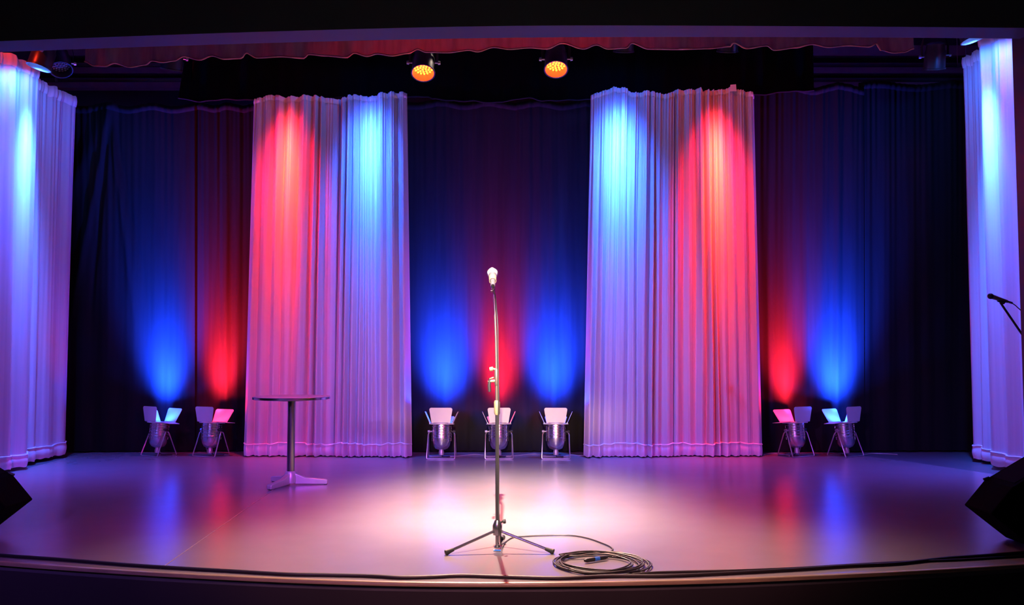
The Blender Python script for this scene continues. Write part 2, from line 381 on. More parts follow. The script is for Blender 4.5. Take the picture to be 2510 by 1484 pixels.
white(1430, 1650, 1448, 1652, topR, 'white drape lit icy blue, right of the microphone', 5, 9, YW-.06)
white(1642, 1868, 1645, 1848, topR, 'white drape lit red and orange at the right of the stage', 6, 9, YW)
# fabric tab standing up over the red lit drape
w4 = [o for o in bpy.data.objects if o.name.startswith('white_curtain') and not o.parent][-1]
p = at(1793, 222, YW) - w4.location
mb = MB(); mb.prism([(p.x-.035, p.z-.03), (p.x-.028, p.z+.04), (p.x+.03, p.z+.045), (p.x+.035, p.z-.03)], p.y-.075, p.y-.068); mb.build('tab', M_HEM, w4)
# side legs
def side(A, B, zt, label, seed, folds, lean=0.0):
    return drape('white_side_curtain', label, 'curtain', A, B, A, B, zt, M_WHITE, folds=folds, amp=0.075, seed=seed, hem=0.15,
                 hem_m=M_HEM, heading=0.11, nx=220, nz=60, gather=0.5, z0=0.03)
a = atz(160, 1120, 0); b = atz(62, 1133, 0); c = atz(-20, 1152, 0)
side((-4.76, 8.30), (a.x, a.y), lambda t: 3.80+0.01*math.sin(40*t), 'white side drape lit blue at the left wing, its far half', 31, 5)
b2 = atz(66, 1148, 0); c2 = (b2.x-0.2, b2.y-1.2)
side(c2, (b2.x, b2.y), lambda t: 3.82+0.01*math.sin(40*t), 'white side drape tinged red at the left edge of the picture, near half', 32, 6)
a = atz(2388, 1130, 0); b = atz(2434, 1138, 0)
side((a.x, a.y), (b.x+.02, b.y-.25), lambda t: 4.10+0.01*math.sin(40*t), 'white side drape lit blue at the right wing, its far half', 33, 3)
b2 = atz(2432, 1148, 0)
side((b2.x, b2.y), (b2.x+0.22, b2.y-1.3), lambda t: 4.12+0.01*math.sin(40*t), 'white side drape tinged red at the right edge of the picture, near half', 34, 6)
# curtain tab sticking up on the red lit drape
# black border
bt = [(430, 240), (500, 250), (560, 243), (620, 246), (1000, 236), (1050, 238), (1060, 244), (1110, 246), (1150, 248), (1200, 252), (1230, 248), (1300, 241), (1330, 246), (1380, 247), (1450, 243), (1700, 240), (1850, 233), (1930, 226), (1996, 222)]
YBo = 9.62
br = thing('black_border', 'wide black border cloth hanging across above the white drapes', 'curtain', (0, YBo, 3.7))
vs = []; fs = []; n = 300; k = 8
for i in range(n+1):
    t = i/n; px = 436+(1996-436)*t
    zb_ = at(px, lerp_tab(bt, px), YBo).z; zt_ = 4.75
    for j in range(k+1):
        h = j/k; p = at(px, 240, YBo)
        xt = p.x + (0.12*h if t < 0.02 else 0)
        vs.append((xt, 0.02*math.sin(90*t)+0.012*math.sin(211*t+1), zb_+(zt_-zb_)*h-3.7))
for i in range(n):
    for j in range(k): fs.append((i*(k+1)+j, (i+1)*(k+1)+j, (i+1)*(k+1)+j+1, i*(k+1)+j+1))
mb = MB(); mb.add(vs, fs); mb.build('cloth', M_BORDER, br, auto=180)
mb = MB(); mb.tube([(vs[i*(k+1)][0], vs[i*(k+1)][1]-.006, vs[i*(k+1)][2]) for i in range(n+1)], 0.008, 5); mb.build('hem', M_BLACK, br)
mb = MB(); mb.tube([at(420, 240, YBo)*1 - Vector((0, YBo, 3.7)) + Vector((0, 0, 1.02+3.7-at(420, 240, YBo).z)), at(2010, 240, YBo)-Vector((0, YBo, 3.7))+Vector((0, 0, 1.02+3.7-at(2010, 240, YBo).z))], 0.025, 10)
mb.build('batten', M_PIPE, br)
for x in (-3.2, -1, 1.2, 3.0): mb = MB(); mb.tube([(x, 0, 1.03), (x, 0, 2.3)], .004, 5); mb.build('wire', M_STEEL, br)

# valance just behind the header, red light put into its colour
vt = [(208, 152), (232, 163), (258, 164), (280, 156), (320, 166), (358, 160), (372, 150), (400, 154), (428, 150), (450, 140), (490, 148), (520, 138), (550, 146), (592, 144), (603, 131), (630, 143), (690, 140), (745, 144), (757, 134), (800, 138), (850, 142), (868, 131), (900, 139), (925, 133), (960, 138), (1000, 132), (1024, 122), (1045, 129), (1100, 130), (1150, 124), (1170, 128), (1210, 117), (1250, 122), (1300, 118), (1340, 121), (1378, 107), (1430, 121), (1462, 111), (1490, 121), (1535, 119), (1548, 107), (1590, 121), (1660, 122), (1735, 120), (1790, 115), (1798, 106), (1830, 120), (1880, 113), (1897, 124), (1950, 118), (1990, 110), (2030, 117), (2080, 113), (2130, 116), (2148, 108), (2158, 124), (2190, 131), (2215, 129), (2240, 120)]
def yv(px): return lerp_tab([(0, 7.35), (640, 7.1), (1255, 7.0), (2510, 7.02)], px)
va = thing('valance_lit_red', 'short scalloped red lit valance running along the top of the stage opening', 'valance', (0, 7.05, 3.4))
vs = []; fs = []; n = 420; k = 6
for i in range(n+1):
    px = 208+(2240-208)*i/n; Y = yv(px)+0.03*math.sin(px/23)+0.015*math.sin(px/9.1+1)
    p = at(px, lerp_tab(vt, px), Y)
    for j in range(k+1):
        h = j/k; vs.append((p.x, Y-7.05+0.02*h, p.z+(3.95-p.z)*h-3.4))
for i in range(n):
    for j in range(k): fs.append((i*(k+1)+j, (i+1)*(k+1)+j, (i+1)*(k+1)+j+1, i*(k+1)+j+1))
mb = MB(); mb.add(vs, fs); mb.build('cloth', M_VAL, va, auto=180)
mb = MB(); mb.tube([(vs[i*(k+1)][0], vs[i*(k+1)][1]-.004, vs[i*(k+1)][2]+.003) for i in range(n+1)], 0.007, 6); mb.build('fringe', M_VTRIM, va)
p0, p1 = at(190, 60, 7.3), at(2260, 60, 7.05)
mb = MB(); mb.tube([(p0.x, p0.y-7.05, .56), (p1.x, p1.y-7.05, .56)], 0.02, 8); mb.build('batten', M_PIPE, va)

# ------------------------------------------------------------------ overhead battens and crossbeams
def pipe(Y, z, x0, x1, label, r=0.024):
    t = thing('batten', label, 'pipe', ((x0+x1)/2, Y, z))
    mb = MB(); mb.tube([(x0-(x0+x1)/2, 0, 0), (x1-(x0+x1)/2, 0, 0)], r, 12); mb.build('tube', M_PIPE, t)
    k = 0; n = 6
    for i in range(n):
        x = x0+0.3+(x1-x0-.6)*i/(n-1)-(x0+x1)/2
        mb = MB(); mb.tube([(x, 0, r), (x, 0, 6.0-z-0.0)], 0.004, 5); mb.build('wire', M_STEEL, t)
        mb = MB(); mb.lathe([(r+.002, -.015), (r+.007, -.015), (r+.007, .015), (r+.002, .015)], 12, Matrix.Translation((x, 0, 0)) @ Matrix.Rotation(math.pi/2, 4, 'Y'), closed=True); mb.build('clamp', M_STEEL, t)
    return t
pipe(7.88, 3.98, -3.6, 3.6, 'lighting batten carrying the two glowing red lamps')
pipe(8.80, 4.58, -4.1, 4.1, 'lighting batten behind the valance over the white drapes')
pipe(10.3, 4.26, -5.6, 5.6, 'lower dark pipe above the black backdrop curtains')
pipe(10.5, 4.50, -5.6, 5.6, 'upper dark pipe above the black backdrop curtains')
for sx, lab in ((-1, 'short batten running back along the left wing with the side lamps'), (1, 'short batten running back along the right wing with the side lamps')):
    t = thing('batten', lab, 'pipe', (4.36*sx, 8.1, 4.66)); mb = MB(); mb.tube([(0, -1.0, 0), (0, 1.1, 0)], .024, 12); mb.build('tube', M_PIPE, t)
    for y in (-.8, .9): mb = MB(); mb.tube([(0, y, .02), (0, y, 1.34)], .004, 5); mb.build('wire', M_STEEL, t)
M_BEAM = mat('ceiling_beam', (0.45, 0.36, 0.42), 0.8, var=0.1)
for i, (z, h, lab) in enumerate(((4.33, .10, 'lowest'), (4.52, .12, 'middle'), (4.74, .12, 'highest'))):
    mb = MB(); mb.box(-5.9, 5.9, -.06, .06, 0, h)
    o = mb.build('crossbeam', M_BEAM, smooth=False); o.location = (0, 10.9-.001*i, z)
    tag(o, '%s horizontal wooden rail high on the back wall, seen beside the border' % lab, 'beam', None)

# ------------------------------------------------------------------ LED par lamps
def FRONT(p): return (p.x, 7.88, 3.98)
def REAR(p): return (p.x, 8.80, 4.58)
def WING(p): return (4.36 if p.x > 0 else -4.36, p.y, 4.66)
def led_par(label, loc, aim, ledm, lit, hang, group='overhead stage lamps'):
    """lamp head at loc (front rim centre), pointing along aim"""
    d = Vector(aim).normalized(); q = d.to_track_quat('Z', 'Y').to_matrix().to_4x4()
    root = thing('stage_lamp', label, 'stage light', loc, 0, group)
    mb = MB(); mb.m = q
    mb.lathe([(0.0, -0.27), (0.05, -0.268), (0.085, -0.25), (0.09, -0.19), (0.10, -0.17), (0.102, 0.0), (0.108, 0.0), (0.108, -0.012), (0.098, -0.02), (0.094, -0.085), (0.0, -0.085)], 28)
    mb.build('housing', M_CANBLK, root)
    mb = MB(); mb.m = q
    mb.lathe([(0.100, 0.0), (0.096, -0.002), (0.088, -0.075), (0.0001, -0.077), (0.0001, -0.079), (0.09, -0.078), (0.1, -0.01)], 28, closed=True)
    mb.build('reflector', M_REFL if lit else M_CANBLK, root)
    pr = None; c = 0
    for rr, nn in ((0.0, 1), (0.028, 6), (0.054, 12), (0.078, 17)):
        for i in range(nn):
            a = 2*math.pi*i/nn+rr*9
            if pr is None:
                m2 = MB(); m2.m = q.to_3x3().to_4x4(); m2.lathe([(0.0105, 0), (0.0105, 0.004), (0.008, 0.009), (0.0, 0.011)], 8)
                pr = m2.build('diode', ledm, root); o = pr
            else: o = pr.copy(); COL.objects.link(o)
            o.location = q @ Vector((rr*math.cos(a), rr*math.sin(a), -0.076))
    # yoke, knobs, hook clamp and safety wire
    up = Vector((0, 0, 1)); side_ = d.cross(up).normalized() if abs(d.z) < 0.99 else Vector((1, 0, 0))
    c0 = -d*0.13; top = c0+Vector((0, 0, 0.20))
    mb = MB(); mb.tube([c0+side_*0.118, c0+side_*0.122+up*0.10, c0+side_*0.10+up*0.185, top, c0-side_*0.10+up*0.185, c0-side_*0.122+up*0.10, c0-side_*0.118], 0.012, 8, flat=0.35)
    mb.build('yoke', M_CANBLK, root)
    for s in (-1, 1):
        mb = MB(); mb.tube([c0+side_*0.10*s, c0+side_*0.128*s, c0+side_*0.129*s, c0+side_*0.15*s], [0.008, 0.008, 0.018, 0.015], 10); mb.build('knob', M_STEEL, root)
    hp = Vector(hang(Vector(loc)+top)) - Vector(loc); along = hang is WING
    mb = MB(); mb.tube([top, hp-Vector((0, 0, .03))], 0.012, 8)
    mb.lathe([(0.027, -0.02), (0.038, -0.02), (0.038, 0.02), (0.027, 0.02)], 14, Matrix.Translation(hp) @ (Matrix.Rotation(math.pi/2, 4, 'X') if along else Matrix.Rotation(math.pi/2, 4, 'Y')), closed=True)
    mb.build('clamp', M_STEEL, root)
    return root
# the two glowing red ones in view
LIT = []
for px, py, lab in ((1037, 180, 'left of the two glowing red round lamps hanging at centre top'), (1363, 171, 'right of the two glowing red round lamps hanging at centre top')):
    p = at(px, py, 7.82); aim = Vector((0.02*(1 if px < 1200 else -1), -0.52, -1))
    led_par(lab, p, aim, M_LEDR, True, FRONT)
    d = aim.normalized()
    beam(p+d*0.03, p+d*4, RED, 800, 0.35, 0.35, 0.04, 0.05, name='led_beam')
# lamps washing the white drapes (behind the valance)
def wash(px, Yc, ptz, col, power, ledm, label, a, b, zlamp=4.12, dy=0.62, tail=0.003, ax=0.0):
    x = (px-CX)/FPX*Yc; loc = Vector((x+ax, Yc-dy, zlamp)); tgt = Vector((x, Yc, ptz)); d = (tgt-loc).normalized()
    led_par(label, loc, d, ledm, True, REAR)
    beam(loc+d*0.03, tgt, (1.0, 0.075, 0.008) if col is RED else col, power*0.62, a*0.62, 0.26, tail, 0.04, hard=1.0, name='led_beam')
    beam(loc+d*0.03, tgt-Vector((0, 0, .35)), (1.0, 0.010, 0.05) if col is RED else (0.02, 0.12, 1.0), power*(0.36 if col is RED else 0.30), 0.25 if col is RED else 0.30, 0.42 if col is RED else 0.50, 0.0 if col is RED else 0.006, 0.04, hard=1.35, name='led_beam')
wash(703, YW, 2.75, RED, 2000, M_LEDRD, 'red lamp hidden behind the valance above the pink lit drape', 0.15, 0.34, 4.10)
wash(907, YW, 2.75, BLUE, 2900, M_LEDBD, 'blue lamp hidden behind the valance above the cyan lit drape', 0.16, 0.34, 4.10)
wash(1515, YW, 2.75, BLUE, 3800, M_LEDBD, 'blue lamp hidden behind the valance above the icy blue drape', 0.19, 0.34, 4.10)
wash(1757, YW, 2.75, RED, 2700, M_LEDRD, 'red lamp hidden behind the valance above the orange lit drape', 0.15, 0.34, 4.10)
# wing lamps
def wing(p, tg, aim, col, pw, ledm, label, a, b, tail):
    led_par(label, p, aim, ledm, True, WING); d = (tg-p).normalized()
    beam(p+d*0.03, tg, col, pw, a, b, tail, 0.04, hard=1.0, name='led_beam')
    if col is BLUE: beam(p+d*0.03, Vector((p.x*0.98, p.y+.25, 0)), (0.04, 0.08, 1.0), 1200, 0.32, 0.32, 0.0, 0.04, name='led_beam')
wing(at(95, 166, 8.05), Vector(((56-CX)/FPX*8.35, 8.35, 2.75)), Vector((-.25, -.10, -1)), BLUE, 1700, M_LEDB, 'blue lamp hanging at the top left against the white side drape', .11, .34, .03)
wing(at(2385, 98, 8.05), Vector(((2442-CX)/FPX*8.4, 8.40, 2.75)), Vector((.25, -.10, -1)), BLUE, 1700, M_LEDB, 'blue lamp hanging at the top right against the white side drape', .11, .34, .03)
wing(Vector((-4.45, 7.5, 4.05)), Vector((-4.95, 7.45, 2.0)), Vector((-.25, 0, -1)), RED, 170, M_LEDRD, 'red lamp behind the header at the left wing', .22, .4, .10)
wing(Vector((4.35, 7.5, 4.05)), Vector((4.95, 7.5, 2.0)), Vector((.25, 0, -1)), RED, 170, M_LEDRD, 'red lamp behind the header at the right wing', .22, .4, .14)
p = at(150, 172, 8.75); led_par('unlit dark lamp beside the blue lamp at top left', p, Vector((.4, -.5, -1)), M_LEDO, False, WING)
p = at(420, 172, 8.9); led_par('unlit dark lamp under the left end of the red lit valance', p, Vector((-.2, .3, -1)), M_LEDO, False, REAR)
p = at(2290, 170, 8.9); led_par('unlit dark lamp left of the blue lamp at top right', p, Vector((.1, .4, -1)), M_LEDO, False, REAR)

# ------------------------------------------------------------------ floor par cans
def par_can(label, px, py, rz, kind, group, rear, swing):
    q = atz(px, py, 0); root = thing('floor_par_can', label, 'stage light', (q.x, q.y+0.12, 0), rz, group)
    T = Matrix.Translation((0, 0, 0.26)) @ Matrix.Rotation(math.radians(-5), 4, 'X') @ Matrix.Translation((0, 0, -0.26))
    mb = MB(); mb.m = T
    prof = [(0.0, 0.085), (0.03, 0.086), (0.065, 0.10), (0.085, 0.13), (0.095, 0.165), (0.098, 0.20)]
    z = 0.20
    for i in range(5):
        prof += [(0.098, z), (0.1015, z+.004), (0.1015, z+.010), (0.098, z+.014), (0.098, z+.026)]; z += 0.028
    prof += [(0.098, 0.345), (0.094, 0.345), (0.09, 0.20), (0.0, 0.19)]
    mb.lathe(prof, 32); mb.build('can', M_ALU, root)
    for k in range(10):                    # cooling ribs on the tail
        a = 2*math.pi*k/10; mb = MB(); mb.m = T @ Matrix.Rotation(a, 4, 'Z')
        mb.tube([(0.097, 0, 0.175), (0.0985, 0, 0.20), (0.0985, 0, 0.33)], 0.003, 5); mb.build('rib', M_ALU, root)
    mb = MB(); mb.m = T; mb.lathe([(0.092, 0.343), (0.128, 0.343), (0.130, 0.347), (0.130, 0.355), (0.126, 0.358), (0.092, 0.356)], 32, closed=True)
    mb.build('filter_frame', M_FLAP, root)
    mb = MB(); mb.m = T; mb.lathe([(0.0, 0.338), (0.092, 0.338), (0.092, 0.342), (0.0, 0.342)], 24); mb.build('lens', M_GLOW if kind == 'blue' else M_GLOWR, root)
    # four barn doors, hinged on the frame
    def flap(name, ang, w0, w1, h, open_):
        r = 0.02; pts = []
        def cor(cx, cz, a0, rr):
            for i in range(5):
                t = a0+i/4*math.pi/2; pts.append((cx+rr*math.cos(t), cz+rr*math.sin(t)))
        pts.append((w0/2, 0)); cor(w1/2-r, h-r, 0, r); cor(-w1/2+r, h-r, math.pi/2, r); pts.append((-w0/2, 0))
        mb = MB(); mb.m = T @ Matrix.Rotation(ang, 4, 'Z') @ Matrix.Translation((0, -0.118, 0.358)) @ Matrix.Rotation(open_, 4, 'X')
        mb.prism(pts, -.0015, .0015); f = mb.build(name, M_FLAP, root, auto=30)
        mb2 = MB(); mb2.m = mb.m; mb2.tube([(-w0/2*.8, 0, 0.0), (w0/2*.8, 0, 0.0)], 0.005, 6); mb2.build('hinge', M_STEEL, f)
    flap('barn_door', 0, 0.19, 0.235, 0.155, math.radians(8))
    flap('barn_door', math.pi, 0.19, 0.235, 0.155, math.radians(rear))
    flap('barn_door', math.pi/2, 0.17, 0.14, 0.13, math.radians(swing if rz < 0 else 24))
    flap('barn_door', -math.pi/2, 0.17, 0.14, 0.13, math.radians(swing if rz > 0.1 else 24))
    # double bracket of two splayed U frames
    for s in (-1, 1):
        y = s*0.115
        pts = [(-0.112, 0, 0.272), (-0.128, y*.05, 0.262), (-0.136, y*.2, 0.24), (-0.143, y*.98, 0.018), (-0.140, y, 0.008), (-0.13, y, 0.006), (0.13, y, 0.006), (0.140, y, 0.008), (0.143, y*.98, 0.018), (0.136, y*.2, 0.24), (0.128, y*.05, 0.262), (0.112, 0, 0.272)]
        mb = MB(); mb.tube(pts, 0.0062, 6); mb.build('bracket', M_STEEL, root)
    for s in (-1, 1):
        mb = MB(); mb.tube([(0.094*s, 0, 0.272), (0.118*s, 0, 0.272), (0.120*s, 0, 0.272), (0.142*s, 0, 0.272)], [0.007, 0.007, 0.017, 0.015], 10); mb.build('knob', M_BLK if s > 0 else M_STEEL, root)
    mb = MB(); mb.m = T; mb.lathe([(0.0, 0.03), (0.026, 0.032), (0.028, 0.06), (0.022, 0.088), (0.0, 0.09)], 14); mb.build('tail_cap', M_CAST, root)
    mb = MB(); mb.tube(spline([(0, 0.0, 0.036), (0.01, 0.03, 0.012), (0.06, 0.10, 0.006), (0.13, 0.14, 0.005)], 5), 0.0045, 6); mb.build('lead', M_CABLE, root)
    loc = Vector((q.x, q.y+0.12, 0.372)); col, pw = (UPBLUE, 1300) if kind == 'blue' else (UPRED, 700)
    return root, loc
cans = [
 (378, 1121, -0.60, 'blue', 'leftmost floor lamp, its side flap glowing pale blue', 0.06, 20, 96),
 (508, 1122, -0.38, 'red', 'floor lamp glowing red left of the round table', 0.02, 28, 92),
 (1080, 1127, 0.0, 'blue', 'floor lamp glowing blue with a cream lit flap, left of the microphone stand', 0.0, 62, 24),
 (1222, 1127, 0.05, 'red', 'floor lamp with a red rim, directly behind the microphone stand', 0.0, 62, 24),
 (1364, 1127, -0.05, 'blue', 'floor lamp glowing blue with a cream lit flap, right of the microphone stand', 0.0, 62, 24),
 (1960, 1122, 0.42, 'red', 'floor lamp glowing red, nearest right of the red lit drape', 0.0, 30, 92),
 (2083, 1122, 0.55, 'blue', 'rightmost floor lamp, glowing blue beside the dark far right curtain', -0.03, 24, 95)]
for px, py, rz, kind, lab, ox, rear, swing in cans:
    r, loc = par_can(lab, px, py, rz, kind, 'floor lamps along the backdrop', rear, swing)
    tg = Vector((loc.x-ox*1.2, YB+0.02, loc.z+0.75))
    if kind == 'blue': beam(loc, tg, UPBLUE, 10000*(1.3 if px > 2000 else 1), 0.27, 0.39, 0.004, 0.03, name='can_beam')
    else: beam(loc, tg, UPRED, 4300, 0.21, 0.41, 0.004, 0.03, name='can_beam')

# leads on the floor between the lamps
def cable(pxs, r, label, cat='cable', name='cable', z=None, m=M_CABLE):
    P = spline([atz(x, y, r if z is None else z) for x, y in pxs], 8); c = P[0].copy()
    mb = MB(); mb.tube([p-c for p in P], r, 8); o = mb.build(name, m); o.location = c
    return tag(o, label, cat)
cable([(1105, 1121), (1140, 1117), (1165, 1115), (1192, 1117)], 0.006, 'thin lead on the floor between the left and middle centre lamps', name='power_lead', m=M_CAST)
cable([(1250, 1119), (1275, 1117), (1310, 1114), (1338, 1118)], 0.006, 'thin lead on the floor between the middle and right centre lamps', name='power_lead', m=M_CAST)
cable([(1384, 1119), (1400, 1116), (1420, 1118), (1436, 1117)], 0.006, 'thin lead running from the right centre lamp to the icy blue drape', name='power_lead', m=M_CAST)
cable([(2115, 1116), (2135, 1113), (2160, 1113), (2200, 1115)], 0.006, 'thin lead right of the rightmost floor lamp', name='power_lead', m=M_CAST)
cable([(1872, 1116), (1890, 1112), (1915, 1113), (1935, 1118)], 0.006, 'thin lead between the red lit drape and the red lamp beside it', name='power_lead', m=M_CAST)

# ------------------------------------------------------------------ table
c = Vector((-1.815, 7.32, 0)); c = atz(712, 1190, 0)
tb = thing('round_table', 'round pedestal table with a thin top and three cast feet, left of centre', 'table', c)
mb = MB(); R = 0.308; mb.lathe([(0.0, .700), (R-.02, .700), (R-.003, .704), (R, .711), (R, .719), (R-.004, .724), (R-.008, .725), (0.0, .725)], 56); mb.build('tabletop', M_TOP, tb)
mb = MB(); mb.lathe([(R+.001, .702), (R+.005, .705), (R+.005, .720), (R+.001, .723)], 56, closed=True); mb.build('rim', M_CHROME, tb)
mb = MB(); mb.lathe([(0.0, .688), (.11, .688), (.11, .70), (0.0, .70)], 24); mb.build('mounting_plate', M_COL, tb)
mb = MB(); mb.lathe([(.031, .06), (.031, .69)], 28); mb.build('column', M_COL, tb)
mb = MB(); mb.lathe([(0.0, .02), (.05, .02), (.052, .06), (.042, .105), (.034, .115), (0.0, .115)], 24); mb.build('hub', M_CAST, tb)
for deg in (-110, 8, 133):
    a = math.radians(deg); mb = MB(); mb.m = Matrix.Rotation(a, 4, 'Z')
    mb.prism([(0.03, 0.012), (0.29, 0.004), (0.298, 0.010), (0.298, 0.036), (0.285, 0.044), (0.12, 0.062), (0.03, 0.100)], -.022, .022)
    mb.build('leg', M_CAST, tb, bevel=.006, smooth=True)
    f = MB(); f.m = mb.m; f.lathe([(0, 0), (.014, 0), (.014, .008), (0, .008)], 10, Matrix.Translation((.28, 0, 0))); f.build('foot', M_RUB, tb)

# ------------------------------------------------------------------ microphone + stand (centre)
YM = atz(1219, 1350, 0).y; B = atz(1219, 1350, 0)
def mpt(px, py, dy=0.0): return at(px, py, YM+dy) - Vector((B.x, B.y, 0))
st = thing('microphone_stand', 'tall thin microphone stand with tripod feet at centre stage', 'stand', (B.x, B.y, 0))
hub = mpt(1219, 1298)
mb = MB(); mb.tube([Vector((0, 0, 0.02)), mpt(1218.5, 1012)], 0.0105, 14); mb.build('lower_pole', M_COL, st)
mb = MB(); mb.tube([mpt(1218.5, 1018), mpt(1218.5, 1014), mpt(1218, 986), mpt(1218, 982)], [.012, .0165, .0165, .012], 16); mb.build('clutch', M_CLUTCH, st)
mb = MB(); mb.tube([mpt(1218, 990), mpt(1217, 905)], 0.0085, 12); mb.build('upper_pole', M_POLE, st)
mb = MB(); mb.tube([mpt(1217.5, 945), mpt(1217.3, 940), mpt(1217, 910), mpt(1216.8, 905)], [.010, .0125, .0125, .010], 14); mb.build('collar', M_POLE, st)
mb = MB(); mb.tube([mpt(1217, 911), mpt(1215.5, 830), mpt(1213, 765), mpt(1210, 706)], 0.0058, 12); mb.build('boom', M_POLE, st)
mb = MB(); mb.tube([mpt(1217, 907), mpt(1209, 905), mpt(1208, 905), mpt(1200, 906)], [.006, .006, .013, .011], 12); mb.build('boom_knob', M_CLUTCH, st)
mb = MB(); mb.tube([mpt(1217, 934), mpt(1209, 934.5), mpt(1202, 935), mpt(1196, 936)], [.008, .008, .0075, .004], 10); mb.build('spare_clip', M_CLUTCH, st)
mb = MB(); mb.tube([mpt(1210, 926), mpt(1204, 928)], 0.004, 8); mb.tube([mpt(1203, 934), mpt(1201, 927)], 0.004, 8); mb.build('clip_tab', M_CLUTCH, st)
mb = MB(); mb.tube([mpt(1201, 929), mpt(1199, 945), mpt(1200, 961)], [0.007, .009, .008], 10); mb.build('clip_sleeve', M_BLK, st)
mb = MB(); mb.tube([mpt(1212, 713), mpt(1203, 715)], [.004, .006], 8); mb.build('tension_screw', M_CLUTCH, st)
# tripod
hz = hub.z
mb = MB(); mb.lathe([(.012, hz-.035), (.024, hz-.03), (.027, hz-.005), (.026, hz+.02), (.016, hz+.045), (.0125, hz+.05)], 20); mb.build('tripod_hub', M_COL, st)
mb = MB(); mb.tube([Vector((0.014, 0, hz+.035)), Vector((0.03, -.005, hz+.042)), Vector((0.033, -.006, hz+.043)), Vector((0.045, -.008, hz+.045))], [.005, .005, .013, .012], 12); mb.build('hub_knob', M_BLK, st)
mb = MB(); mb.lathe([(0, 0.012), (.018, .014), (.018, .02), (.010, .03), (.0105, hz-.03)], 16); mb.build('centre_tube', M_COL, st)
for fx, fy, nm in ((1093, 1356, 'l'), (1356, 1353.5, 'r'), (1232, 1318, 'b')):
    f = atz(fx, fy, 0.012)-Vector((B.x, B.y, 0)); a = Vector((0, 0, hz-.01)) + Vector((f.x, f.y, 0)).normalized()*0.02
    mb = MB(); mb.tube([a, a.lerp(f, .97)], 0.0075, 10); lg = mb.build('leg', M_COL, st)
    dd = (f-a).normalized(); mb = MB(); mb.tube([f-dd*0.045, f-dd*0.02, f, f+dd*0.004], [.0095, .012, .0165, .012], 12); mb.build('rubber_foot', M_RUB, lg)
mb = MB(); mb.tube([Vector((-.02, -.012, .004)), Vector((.02, -.016, .004))], [.012, .012], 10, flat=.3); mb.build('foot_tape', M_BLUET, st)
# mic clip
head = mpt(1207, 669, 0.03); tail = mpt(1208, 697, -0.10)
ax = (head-tail).normalized()
Q = Matrix.Translation(head) @ ax.to_track_quat('Z', 'Y').to_matrix().to_4x4()
mb = MB(); mb.m = Q; mb.lathe([(.0165, -.11), (.020, -.11), (.0215, -.06), (.018, -.06)], 20, closed=True); mb.build('microphone_clip', M_CLUTCH, st)
mb = MB(); mb.tube([mpt(1210, 712), mpt(1209.5, 700)], [.008, .011], 10); mb.build('clip_joint', M_CLUTCH, st)
mi = thing('microphone', 'silver ball head microphone on top of the centre stand', 'microphone', Vector((B.x, B.y, 0))+head)
Q0 = ax.to_track_quat('Z', 'Y').to_matrix().to_4x4()
mb = MB(); mb.m = Q0; mb.lathe([(0.0, .030)]+[(.0300*math.cos(t), .0305*math.sin(t)) for t in [math.radians(a) for a in range(80, -50, -10)]]+[(.0, -.028)], 28); mb.build('grille', M_MIC, mi)
mb = MB(); mb.m = Q0; mb.lathe([(.0305, .003), (.0318, .002), (.0318, -.003), (.0305, -.004)], 28, closed=True); mb.build('ring', M_CHROME, mi)
mb = MB(); mb.m = Q0; mb.lathe([(0, -.02), (.0195, -.022), (.0185, -.035), (.0160, -.05), (.013, -.15), (.012, -.165), (0, -.165)], 24); mb.build('body', M_MICB, mi)
mb = MB(); mb.m = Q0; mb.lathe([(0, -.163), (.0095, -.163), (.0095, -.20), (.005, -.215), (0, -.215)], 16); mb.build('plug', M_CHROME, mi)
# microphone cable: down the stand, over the floor, into the coil
tail_w = Vector((B.x, B.y, 0))+head-ax*0.213
def W_(px, py, dy): return at(px, py, YM+dy)
pth = [tail_w, W_(1213, 722, -.055), W_(1217, 760, -.02), W_(1220, 800, -.016), W_(1220.5, 860, -.016), W_(1221.5, 930, -.02), W_(1222.5, 990, -.026), W_(1221, 1060, -.02), W_(1222, 1140, -.018), W_(1222, 1220, -.02), W_(1223, 1280, -.045), W_(1226, 1310, -.04), W_(1228, 1334, -.02)]
pth += [atz(1238, 1330, .006), atz(1255, 1319, .006), atz(1280, 1316, .006), atz(1330, 1313.5, .006), atz(1395, 1313, .006), atz(1440, 1320, .006), atz(1478, 1333, .006), atz(1499, 1343, .006), atz(1500, 1351, .006), atz(1475, 1357, .006), atz(1420, 1360, .006), atz(1380, 1363, .012)]
cc = atz(1470, 1386, 0)
rnd = random.Random(5)
turns = 8; rad0 = 0.242; start = math.radians(140)
for i in range(turns*22+1):
    a = start + 2*math.pi*i/22
    k = i/22
    r_ = rad0*(0.93+0.10*math.sin(1.7*k+0.6)*1.0) - 0.012*(k % 3)
    ox, oy = 0.020*math.sin(2.1*k), 0.02*math.cos(2.9*k)
    pth.append(Vector((cc.x+ox+r_*math.cos(a), cc.y+oy+r_*math.sin(a)*1.0, 0.008+0.0016*k+0.004*math.sin(a*2.3+k))))
e0 = atz(1461, 1371, .014); e1 = atz(1500, 1364.5, .014)
pth += [e1]
P = spline(pth, 3); c0 = P[0].copy()
mb = MB(); mb.tube([p-c0 for p in P], 0.0042, 7); o = mb.build('microphone_cable', M_CABLE); o.location = c0
tag(o, 'thin dark microphone cable running down the centre stand into a coil on the floor', 'cable')
cn = thing('cable_connector', 'black cable connector with a blue band lying inside the coil', 'connector', e0)
dd = (atz(1500, 1365, .014)-e0).normalized()
mb = MB(); mb.tube([-dd*.075, -dd*.06, -dd*.012], [.006, .011, .011], 12); mb.build('socket_shell', M_BLK, cn)
mb = MB(); mb.tube([-dd*.012, dd*.02], .0115, 12); mb.build('blue_band', M_BLUET, cn, label='bright blue band')
